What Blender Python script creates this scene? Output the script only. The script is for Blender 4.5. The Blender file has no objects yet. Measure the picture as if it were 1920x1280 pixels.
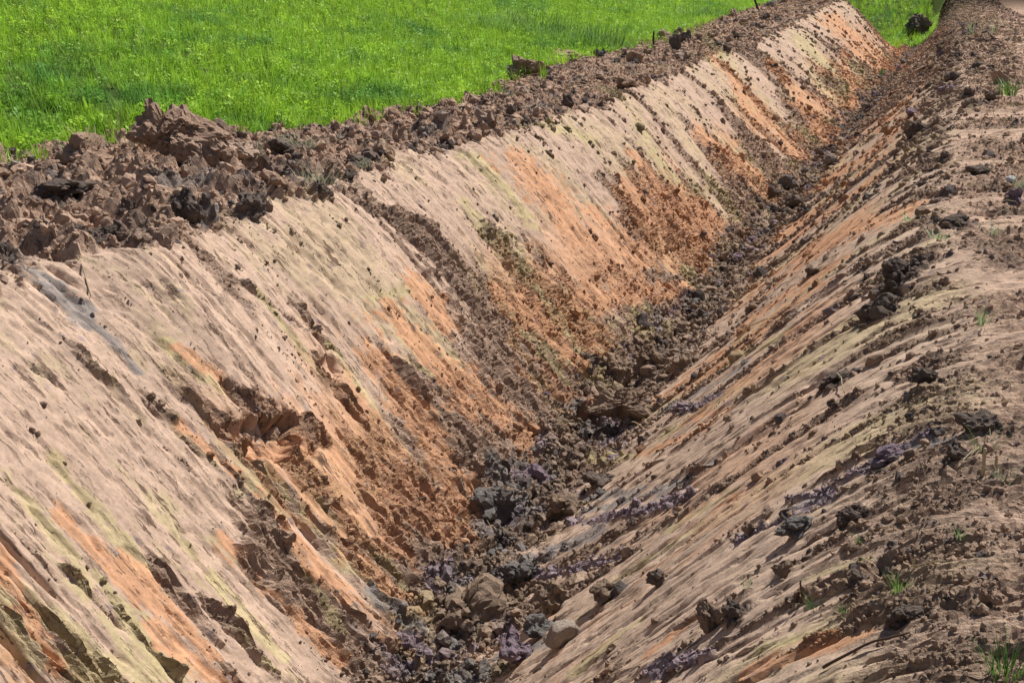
import bpy, bmesh, math, random
import numpy as np
from mathutils import Vector, Matrix, Quaternion, noise as mnoise

rng = np.random.default_rng(11); random.seed(5)
scene = bpy.context.scene
scene.render.engine = 'CYCLES'
scene.cycles.max_bounces = 4; scene.cycles.diffuse_bounces = 2; scene.cycles.glossy_bounces = 1; scene.cycles.transmission_bounces = 2
COL = scene.collection

# ---------------------------------------------------------------- camera
PITCH, YAW = math.radians(17.24), math.radians(20.25)
cam_data = bpy.data.cameras.new('camera'); cam = bpy.data.objects.new('camera', cam_data); COL.objects.link(cam)
cam_data.lens = 40.0; cam_data.sensor_width = 36.0; cam_data.clip_start = .05; cam_data.clip_end = 3000
cam.location = (0, 0, 1.7); cam.rotation_euler = (math.pi / 2 - PITCH, 0, YAW)
scene.camera = cam

# ---------------------------------------------------------------- sky and sun
SUN_EL, SUN_AZ = math.radians(55), math.radians(25)     # azimuth clockwise from +Y (along the ditch) towards +X
world = bpy.data.worlds.new('World'); scene.world = world; world.use_nodes = True
wn = world.node_tree.nodes; wl = world.node_tree.links
sky = wn.new('ShaderNodeTexSky'); sky.sky_type = 'NISHITA'; sky.sun_disc = False
sky.sun_elevation = SUN_EL; sky.sun_rotation = SUN_AZ
wl.new(sky.outputs[0], wn['Background'].inputs[0]); wn['Background'].inputs[1].default_value = .05
sd = bpy.data.lights.new('sun', 'SUN'); sun = bpy.data.objects.new('sun', sd); COL.objects.link(sun)
sd.energy = 5.0; sd.angle = math.radians(.53); sd.color = (1, .965, .915)
sdir = Vector((math.sin(SUN_AZ) * math.cos(SUN_EL), math.cos(SUN_AZ) * math.cos(SUN_EL), math.sin(SUN_EL)))
sun.rotation_euler = sdir.to_track_quat('Z', 'Y').to_euler()
vs = scene.view_settings; vs.view_transform = 'Standard'; vs.look = 'None'; vs.exposure = 0.30; vs.gamma = 1.0; vs.use_curve_mapping = False

# ---------------------------------------------------------------- helpers
_p = np.random.default_rng(3).permutation(4096).astype(np.int32)
_ang = np.random.default_rng(4).random(4096) * 2 * np.pi
_gx, _gy = np.cos(_ang).astype(np.float32), np.sin(_ang).astype(np.float32)
def pn(x, y, seed=0):
    """2-D gradient noise, about -0.7..0.7"""
    x, y = np.broadcast_arrays(np.asarray(x, np.float32), np.asarray(y, np.float32))
    xi = np.floor(x).astype(np.int32); yi = np.floor(y).astype(np.int32)
    fx = x - xi; fy = y - yi
    h0 = _p[(xi + seed * 131) & 4095]; h1 = _p[(xi + 1 + seed * 131) & 4095]
    def g(h, yy, dx, dy):
        k = _p[(h + yy + seed * 17) & 4095]; return _gx[k] * dx + _gy[k] * dy
    a = g(h0, yi, fx, fy); b = g(h1, yi, fx - 1, fy); c = g(h0, yi + 1, fx, fy - 1); d = g(h1, yi + 1, fx - 1, fy - 1)
    u = fx * fx * fx * (fx * (fx * 6 - 15) + 10); v = fy * fy * fy * (fy * (fy * 6 - 15) + 10)
    return (a + (b - a) * u) * (1 - v) + (c + (d - c) * u) * v

def mesh_obj(name, verts, faces, mat=None, parent=None, smooth=False):
    me = bpy.data.meshes.new(name); me.from_pydata([tuple(v) for v in verts], [], faces)
    if mat: me.materials.append(mat)
    if smooth: me.polygons.foreach_set('use_smooth', [True] * len(me.polygons))
    o = bpy.data.objects.new(name, me); COL.objects.link(o)
    if parent: o.parent = parent
    return o
def tag(o, label=None, cat=None, group=None, kind=None):
    if label: o['label'] = label
    if cat: o['category'] = cat
    if group: o['group'] = group
    if kind: o['kind'] = kind
    return o

class NT:
    def __init__(self, name):
        self.m = bpy.data.materials.new(name); self.m.use_nodes = True
        self.t = self.m.node_tree; self.t.nodes.clear()
    def n(self, typ, **kw):
        nd = self.t.nodes.new(typ)
        for k, v in kw.items():
            if k.startswith('i_'):
                key = k[2:]; key = int(key) if key.isdigit() else key
                nd.inputs[key].default_value = v
            else: setattr(nd, k, v)
        return nd
    def l(self, a, b): self.t.links.new(a, b)
def soil_material(name, source, bump=.7):
    """source: 'vertex' (soil attribute, alpha = how torn), 'object' (object colour) or 'instance' (tint of the instance)"""
    k = NT(name); rough = None
    if source == 'vertex':
        at = k.n('ShaderNodeAttribute', attribute_name='soil'); c = at.outputs['Color']; rough = at.outputs['Alpha']
    elif source == 'object': c = k.n('ShaderNodeObjectInfo').outputs['Color']
    else: c = k.n('ShaderNodeAttribute', attribute_type='INSTANCER', attribute_name='tint').outputs['Color']
    tc = k.n('ShaderNodeNewGeometry').outputs['Position']
    def noise(scale, det, ro, vec=tc):
        n = k.n('ShaderNodeTexNoise', i_Scale=scale, i_Detail=det, i_Roughness=ro); k.l(vec, n.inputs['Vector']); return n.outputs['Fac']
    def rng_(v, a, b, c_, d): r = k.n('ShaderNodeMapRange', i_1=a, i_2=b, i_3=c_, i_4=d); k.l(v, r.inputs[0]); return r.outputs[0]
    def mth(op, x, y):
        m = k.n('ShaderNodeMath', operation=op)
        for q, v in ((0, x), (1, y)):
            if isinstance(v, (int, float)): m.inputs[q].default_value = v
            else: k.l(v, m.inputs[q])
        return m.outputs[0]
    n1 = noise(40., 5., .75)
    tone = mth('MULTIPLY', rng_(n1, .3, .7, .80, 1.16), rng_(noise(6., 2., .6), .3, .7, .88, 1.1))
    if rough is not None:
        gv = k.n('ShaderNodeAttribute', attribute_name='grid').outputs['Vector']
        mp = k.n('ShaderNodeVectorMath', operation='MULTIPLY'); mp.inputs[1].default_value = (26, .9, 1); k.l(gv, mp.inputs[0])
        st = noise(1., 3., .65, mp.outputs[0])                       # fine scrape lines
        mp2 = k.n('ShaderNodeVectorMath', operation='MULTIPLY'); mp2.inputs[1].default_value = (17, 3.2, 1); k.l(gv, mp2.inputs[0])
        fl = noise(1., 4., .7, mp2.outputs[0])
        tone = mth('MULTIPLY', tone, rng_(st, .3, .7, .95, 1.04))
        sm = mth('ADD', mth('MULTIPLY', st, .0012), mth('MULTIPLY', n1, .004))
        ro = mth('MULTIPLY', n1, .030)
        mix = k.n('ShaderNodeMix', data_type='FLOAT'); k.l(rough, mix.inputs[0]); k.l(sm, mix.inputs[2]); k.l(ro, mix.inputs[3]); hgt = mix.outputs[0]
        # little plucked nicks
        nick = rng_(fl, .575, .595, 0., -.016); hgt = mth('ADD', hgt, nick)
        # darker damp soil smeared along the scrape lines; crevice shade painted in as mottling on torn ground
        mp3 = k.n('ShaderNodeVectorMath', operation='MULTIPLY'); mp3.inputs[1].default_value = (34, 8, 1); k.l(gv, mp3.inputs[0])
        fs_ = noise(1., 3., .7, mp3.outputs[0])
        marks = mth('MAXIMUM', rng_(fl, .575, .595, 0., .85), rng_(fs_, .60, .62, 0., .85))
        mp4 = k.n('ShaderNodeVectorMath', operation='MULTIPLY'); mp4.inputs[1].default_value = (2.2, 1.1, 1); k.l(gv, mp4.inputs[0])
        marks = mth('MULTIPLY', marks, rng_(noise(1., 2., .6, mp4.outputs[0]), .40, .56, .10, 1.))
        crevice_shade = rng_(fs_, .52, .60, 0., .62)
        mk = k.n('ShaderNodeMix', data_type='FLOAT'); k.l(rough, mk.inputs[0]); k.l(marks, mk.inputs[2]); k.l(crevice_shade, mk.inputs[3])
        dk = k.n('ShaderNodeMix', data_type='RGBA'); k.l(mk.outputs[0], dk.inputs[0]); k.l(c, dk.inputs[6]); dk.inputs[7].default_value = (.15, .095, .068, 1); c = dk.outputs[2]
    else:
        hgt = mth('MULTIPLY', n1, .035)
    mix = k.n('ShaderNodeVectorMath', operation='SCALE'); k.l(c, mix.inputs[0]); k.l(tone, mix.inputs['Scale'])
    b = k.n('ShaderNodeBump', i_Strength=bump, i_Distance=1.0); k.l(hgt, b.inputs['Height'])
    p = k.n('ShaderNodeBsdfPrincipled', i_Roughness=.95); p.inputs['Specular IOR Level'].default_value = .0
    k.l(mix.outputs[0], p.inputs['Base Color']); k.l(b.outputs[0], p.inputs['Normal'])
    o = k.n('ShaderNodeOutputMaterial'); k.l(p.outputs[0], o.inputs[0])
    return k.m
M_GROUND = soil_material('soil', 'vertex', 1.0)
M_CLOD = soil_material('clod_soil', 'object', 1.0)
M_CRUMB = soil_material('crumb_soil', 'instance', .8)

def leaf_material(name, c0, c1, patch=None, dry=0.):
    k = NT(name)
    oi = k.n('ShaderNodeObjectInfo')
    mix = k.n('ShaderNodeMix', data_type='RGBA'); mix.inputs[6].default_value = (*c0, 1); mix.inputs[7].default_value = (*c1, 1)
    k.l(oi.outputs['Random'], mix.inputs[0]); col = mix.outputs[2]
    if patch:
        nz = k.n('ShaderNodeTexNoise', i_Scale=.55, i_Detail=4., i_Roughness=.6); k.l(oi.outputs['Location'], nz.inputs['Vector'])
        mr = k.n('ShaderNodeMapRange', i_1=.52, i_2=.66); k.l(nz.outputs['Fac'], mr.inputs[0])
        mx = k.n('ShaderNodeMix', data_type='RGBA'); k.l(mr.outputs[0], mx.inputs[0]); k.l(col, mx.inputs[6]); mx.inputs[7].default_value = (*patch, 1); col = mx.outputs[2]
        nz = k.n('ShaderNodeTexNoise', i_Scale=5.5, i_Detail=3., i_Roughness=.7); k.l(oi.outputs['Location'], nz.inputs['Vector'])
        mr = k.n('ShaderNodeMapRange', i_1=.32, i_2=.68, i_3=.45, i_4=1.5); k.l(nz.outputs['Fac'], mr.inputs[0])
        sc = k.n('ShaderNodeVectorMath', operation='SCALE'); k.l(col, sc.inputs[0]); k.l(mr.outputs[0], sc.inputs['Scale']); col = sc.outputs[0]
    d = k.n('ShaderNodeBsdfPrincipled', i_Roughness=.55); d.inputs['Specular IOR Level'].default_value = .3; k.l(col, d.inputs['Base Color'])
    tr = k.n('ShaderNodeBsdfTranslucent'); k.l(col, tr.inputs[0])
    ms = k.n('ShaderNodeMixShader', i_0=.42); k.l(d.outputs[0], ms.inputs[1]); k.l(tr.outputs[0], ms.inputs[2])
    o = k.n('ShaderNodeOutputMaterial'); k.l(ms.outputs[0], o.inputs[0])
    return k.m
M_GRASS = leaf_material('meadow_green', (.25, .48, .045), (.45, .65, .055), (.15, .34, .065))
M_LEAF = {
    'green': leaf_material('weed_green', (.07, .16, .03), (.10, .2, .03)),
    'darkgreen': leaf_material('weed_dark_green', (.15, .29, .06), (.20, .34, .07)),
    'palegreen': leaf_material('weed_pale_green', (.26, .36, .16), (.32, .42, .2)),
    'sage': leaf_material('weed_sage', (.27, .30, .18), (.34, .37, .23)),
    'dry': leaf_material('dry_grass', (.42, .36, .22), (.5, .42, .27)),
    'straw': leaf_material('straw', (.46, .37, .24), (.56, .46, .3)),
    'bark': leaf_material('bark', (.13, .08, .055), (.16, .1, .07)),
}
# ---------------------------------------------------------------- ditch surface
# s = metres along the ditch, t = across: 0 right edge, 1 floor line, 2 left edge, 3 start of the meadow
A_M = 3.6                                   # metres per unit of t, near enough
DEPTH = 2.4
def _cv(pts):
    k = np.log([p[0] for p in pts]); v = [p[1] for p in pts]
    return lambda s: np.interp(np.log(np.maximum(s, 1.0)), k, v)
u_right = _cv([(3, -.36), (6.4, -.34), (9, -.2), (12, -.21), (17, -.29), (34, -.5), (80, -.6), (130, -.6)])
u_floor = _cv([(4, 2.5), (5.6, 2.55), (6.9, 2.77), (9.2, 2.8), (13, 2.7), (22, 2.58), (32, 2.6), (46, 2.25), (80, 2.05), (130, 2.0)])
u_left = _cv([(3, 5.5), (5.5, 5.4), (6.3, 5.0), (7.5, 5.28), (9, 5.2), (11.3, 5.35), (13.5, 4.95), (17.6, 4.9), (28, 5.6), (48, 6.1), (80, 6.2), (130, 6.2)])
u_meadow = _cv([(3, 9.6), (9.4, 9.2), (10.4, 9.0), (11.4, 7.7), (12.4, 7.15), (14.4, 7.1), (16, 6.9), (18.5, 7.2), (24, 8.5), (30, 8.2), (49, 10.0), (68, 10.4), (130, 11.0)])
def sstep(a, b, x):
    x = np.clip((x - a) / (b - a), 0, 1); return x * x * (3 - 2 * x)
S_END = 76.0                                # beyond this the left bank is gone and an old grassy ditch crosses
def macro(s, t):
    """world x, y, z of the undisturbed surface"""
    ur, uf, ul, ug = u_right(s), u_floor(s), u_left(s), u_meadow(s)
    u = np.where(t < 0, ur + t * A_M,
        np.where(t < 1, ur + (uf - ur) * t,
        np.where(t < 2, uf + (ul - uf) * (t - 1),
        np.where(t < 3, ul + (ug - ul) * (t - 2), ug + (t - 3) * A_M))))
    # depth profile
    q = np.clip(.035 * np.logaddexp(0, np.clip((t - .01) / .035, -40, 40)), 0, 1); gr = .55 * q + .45 * (3 * q * q - 2 * q ** 3)
    p = np.clip(2 - t, 0, 1); gl = .62 * p + .38 * (3 * p * p - 2 * p ** 3)
    z = np.where(t < 1, -DEPTH * gr / np.maximum(1, 1.0), -DEPTH * gl)
    z = z + .09 * np.exp(-((t - 1) / .09) ** 2)                    # rounded floor
    z = z + .10 * (1 - sstep(-.6, .05, t))
    z = z + .10 * sstep(2.0, 2.35, t) * (1 - sstep(2.75, 3.05, t)) # spoil rim
    v = np.maximum(t - 3, 0) * A_M                                 # meadow climbs away from the ditch
    z = z + .17 * np.minimum(v, 34) + .03 * np.maximum(np.minimum(v, 160) - 34, 0)
    z = z + .95 * sstep(36, 76, s) * sstep(1.1, 2.0, t) * (1 - sstep(2.6, 3.4, t))   # the bank climbs slightly along its length
    # far end: left bank falls away to a grassy hollow, then grass rises across
    e = sstep(S_END, S_END + 2.5, s) * sstep(1.02, 1.25, t) * (1 - sstep(2.6, 3.6, t))
    z = z * (1 - e) + e * (-2.1)
    rise = sstep(S_END + 9, S_END + 34, s) * sstep(.7, 1.0, t)
    z = z * (1 - rise) + rise * np.maximum(z, .9)
    z = z + 1.1 * sstep(95, 150, s) * (1 - sstep(.3, .9, t))
    return -u, s, z
STREAKS = [
    ('O', 12.87, 1.881, 12.98, 1.538, 0.289), ('O', 13.05, 1.76, 13.16, 1.484, 0.26), ('O', 16.69, 1.688, 16.88, 1.286, 0.241), ('O', 15.39, 1.562, 17.75, 1.256, 0.477),
    ('O', 8.46, 1.592, 8.53, 1.304, 0.322), ('O', 7.76, 1.508, 7.74, 1.178, 0.257), ('O', 8.73, 1.382, 8.92, 1.142, 0.236), ('O', 7.82, 1.358, 7.67, 1.13, 0.15),
    ('O', 9.05, 1.61, 9.0, 1.514, 0.289), ('O', 10.79, 1.43, 10.85, 1.184, 0.223), ('O', 12.04, 1.328, 14.68, 1.136, 0.265), ('O', 10.44, 1.496, 10.55, 1.376, 0.163),
    ('O', 5.52, 1.598, 5.61, 1.442, 0.114), ('O', 5.61, 1.496, 5.59, 1.232, 0.168), ('O', 5.95, 1.736, 6.03, 1.64, 0.077), ('O', 5.83, 1.532, 6.19, 1.484, 0.141),
    ('O', 6.49, 1.478, 6.43, 1.37, 0.093), ('O', 4.36, 1.574, 4.41, 1.43, 0.109), ('O', 4.46, 1.472, 4.5, 1.298, 0.13), ('O', 4.35, 1.37, 4.42, 1.262, 0.128),
    ('O', 5.13, 1.424, 5.16, 1.154, 0.101), ('O', 3.92, 1.568, 3.73, 1.418, 0.118), ('O', 3.77, 1.496, 3.69, 1.406, 0.103), ('O', 5.52, 1.316, 5.56, 1.226, 0.087),
    ('O', 31.32, 2.133, 27.39, 1.46, 0.242), ('O', 29.62, 1.748, 28.24, 1.142, 0.343), ('O', 34.15, 1.37, 31.41, 0.938, 0.354), ('O', 36.12, 1.754, 34.54, 1.19, 0.222),
    ('O', 60.59, 1.803, 62.48, 0.938, 0.805), ('O', 98.56, 2.211, 77.06, 1.112, 0.761), ('O', 52.68, 1.49, 41.31, 1.106, 0.29), ('O', 34.15, 1.424, 33.77, 1.064, 0.382),
    ('O', 13.76, 1.58, 13.96, 1.316, 0.164), ('O', 21.41, 1.604, 23.03, 1.25, 0.248), ('O', 11.13, 0.608, 10.21, 0.319, 0.274), ('O', 13.31, 0.535, 10.64, 0.139, 0.299),
    ('O', 23.61, 0.758, 20.02, 0.427, 0.377), ('O', 26.7, 0.529, 29.62, 0.319, 0.355), ('O', 17.85, 0.499, 20.02, 0.295, 0.189), ('O', 8.02, 0.589, 7.42, 0.463, 0.124),
    ('O', 8.07, 0.71, 7.3, 0.499, 0.1), ('O', 3.44, 0.271, 3.36, 0.175, 0.085), ('O', 3.33, 0.187, 3.31, 0.139, 0.054), ('O', 5.59, 0.439, 5.55, 0.391, 0.064),
    ('O', 4.18, 0.451, 4.24, 0.385, 0.073), ('Y', 14.08, 2.115, 15.35, 1.839, 0.216), ('Y', 12.14, 1.923, 12.17, 1.61, 0.123), ('Y', 11.25, 1.754, 10.91, 1.496, 0.137),
    ('Y', 7.46, 1.592, 7.38, 1.436, 0.075), ('Y', 7.08, 1.778, 7.02, 1.556, 0.087), ('Y', 5.9, 1.754, 5.98, 1.622, 0.084), ('Y', 11.25, 1.586, 11.29, 1.31, 0.346),
    ('Y', 11.64, 1.364, 11.38, 1.112, 0.351), ('Y', 19.04, 2.157, 17.17, 1.55, 0.224), ('Y', 17.26, 1.718, 17.51, 1.394, 0.249), ('Y', 30.37, 1.971, 27.93, 1.484, 0.399),
    ('Y', 47.51, 1.821, 42.72, 1.142, 0.48), ('Y', 45.05, 2.913, 30.88, 1.953, 0.347), ('Y', 4.3, 1.664, 4.22, 1.484, 0.113), ('Y', 4.59, 1.646, 4.54, 1.46, 0.106),
    ('Y', 3.81, 1.538, 3.63, 1.43, 0.093), ('Y', 4.28, 1.478, 4.19, 1.334, 0.084), ('Y', 4.89, 1.382, 4.84, 1.232, 0.079), ('Y', 5.55, 1.328, 5.36, 1.19, 0.086),
    ('Y', 5.82, 1.544, 5.8, 1.382, 0.069), ('Y', 8.37, 1.634, 9.05, 1.61, 0.187), ('Y', 8.85, 0.926, 7.69, 0.608, 0.103), ('Y', 8.14, 0.662, 7.76, 0.439, 0.155),
    ('Y', 9.2, 0.571, 8.51, 0.367, 0.145), ('Y', 5.61, 0.62, 5.5, 0.445, 0.13), ('Y', 5.8, 0.517, 5.69, 0.415, 0.1), ('Y', 4.65, 0.602, 4.7, 0.499, 0.1),
    ('Y', 3.94, 0.217, 3.85, 0.151, 0.086), ('Y', 17.85, 0.499, 17.6, 0.139, 0.225), ('Y', 12.17, 0.313, 12.45, 0.187, 0.116), ('Y', 3.55, 0.259, 3.43, 0.175, 0.047),
    ('Y', 4.1, 0.175, 4.07, 0.121, 0.036), ('G', 5.61, 2.067, 5.58, 1.839, 0.137), ('G', 5.58, 1.893, 5.56, 1.712, 0.047), ('G', 5.78, 1.202, 5.83, 1.07, 0.075),
    ('G', 8.14, 1.166, 7.78, 0.986, 0.195), ('G', 8.51, 1.124, 8.65, 1.022, 0.138), ('G', 7.4, 0.806, 6.43, 0.511, 0.08), ('G', 6.54, 0.638, 6.51, 0.463, 0.047),
    ('G', 9.07, 0.71, 8.49, 0.481, 0.096), ('G', 5.49, 1.058, 5.35, 0.872, 0.128), ('G', 5.58, 0.866, 5.27, 0.686, 0.08), ('G', 6.4, 1.094, 6.88, 0.872, 0.149),
    ('G', 7.36, 1.082, 6.63, 0.71, 0.138), ('G', 7.91, 0.866, 6.94, 0.632, 0.086), ('G', 4.86, 0.145, 4.69, 0.055, 0.068), ('G', 4.86, 0.307, 4.74, 0.229, 0.053),
    ('G', 10.01, 1.1, 9.41, 0.848, 0.201), ('G', 7.8, 2.157, 7.24, 1.989, 0.17), ('G', 8.07, 2.535, 7.93, 2.415, 0.141), ('M', 5.7, 1.094, 5.64, 0.932, 0.087),
    ('M', 8.23, 1.1, 8.73, 1.034, 0.119), ('M', 8.7, 0.656, 8.11, 0.517, 0.084), ('M', 4.8, 0.187, 4.84, 0.085, 0.115), ('M', 4.86, 0.355, 4.66, 0.211, 0.101),
    ('M', 6.52, 0.848, 6.0, 0.632, 0.094), ('M', 7.26, 0.818, 6.13, 0.499, 0.079), ('M', 6.63, 1.088, 6.51, 0.95, 0.075), ('M', 3.92, 0.415, 3.74, 0.331, 0.067),
    ('M', 4.91, 0.277, 4.72, 0.211, 0.053), ('S', 5.8, 0.547, 5.75, 0.361, 0.151), ('S', 5.77, 0.379, 5.87, 0.169, 0.144), ('S', 5.09, 0.728, 4.66, 0.385, 0.2),
    ('S', 4.66, 0.385, 4.68, 0.253, 0.093), ('S', 11.13, 0.608, 10.64, 0.139, 0.304), ('S', 4.1, 0.175, 4.3, 0.031, 0.06), ('S', 4.23, 0.325, 3.97, 0.187, 0.069),
    ('S', 8.87, 0.944, 7.65, 0.553, 0.111), ('S', 7.93, 0.65, 8.18, 0.361, 0.12), ('S', 3.44, 0.271, 3.29, 0.133, 0.068), ('S', 5.22, 0.289, 5.29, 0.115, 0.076),
    ('S', 4.66, 0.632, 4.12, 0.391, 0.145), ('S', 11.01, 2.043, 11.61, 1.484, 0.232), ('S', 11.7, 1.953, 11.54, 1.448, 0.237), ('S', 9.44, 1.983, 9.76, 1.772, 0.132),
    ('S', 8.39, 1.923, 9.1, 1.574, 0.282), ('S', 7.8, 1.929, 8.34, 1.514, 0.31), ('S', 6.03, 1.917, 6.29, 1.514, 0.216), ('S', 5.07, 1.863, 5.25, 1.436, 0.384),
    ('S', 13.16, 1.965, 13.5, 1.508, 0.33), ('S', 23.55, 2.025, 22.64, 1.556, 0.43), ('S', 16.28, 1.893, 18.88, 1.466, 0.251), ('S', 4.57, 1.754, 4.63, 1.502, 0.237),
    ('S', 5.19, 1.748, 5.5, 1.49, 0.196), ('S', 5.52, 1.598, 5.59, 1.262, 0.134), ('R', 9.33, 1.965, 9.98, 1.496, 0.153), ('R', 9.92, 1.803, 10.29, 1.472, 0.137),
    ('R', 6.03, 1.64, 6.43, 1.472, 0.123), ('R', 7.17, 1.58, 7.06, 1.352, 0.12), ('R', 5.87, 1.586, 5.75, 1.496, 0.069), ('R', 6.8, 1.875, 7.42, 1.586, 0.04),
    ('R', 9.84, 1.652, 9.7, 1.28, 0.308), ('R', 11.22, 1.61, 11.29, 1.31, 0.288), ('R', 7.36, 1.718, 7.48, 1.562, 0.066), ('R', 14.89, 1.664, 14.84, 1.322, 0.217),
    ('R', 35.62, 1.983, 35.82, 1.592, 0.29), ('R', 30.37, 1.971, 29.04, 1.442, 0.108), ('R', 6.8, 1.382, 6.6, 1.1, 0.229), ('R', 6.1, 1.46, 6.13, 1.22, 0.143),
    ('R', 5.9, 1.322, 5.88, 1.118, 0.104), ('R', 5.42, 1.322, 5.26, 1.1, 0.052), ('R', 4.73, 1.37, 4.72, 1.214, 0.048), ('R', 4.25, 1.454, 4.22, 1.31, 0.025),
    ('R', 4.17, 1.514, 4.19, 1.406, 0.028), ('R', 4.08, 1.58, 4.08, 1.502, 0.022),
]
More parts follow.
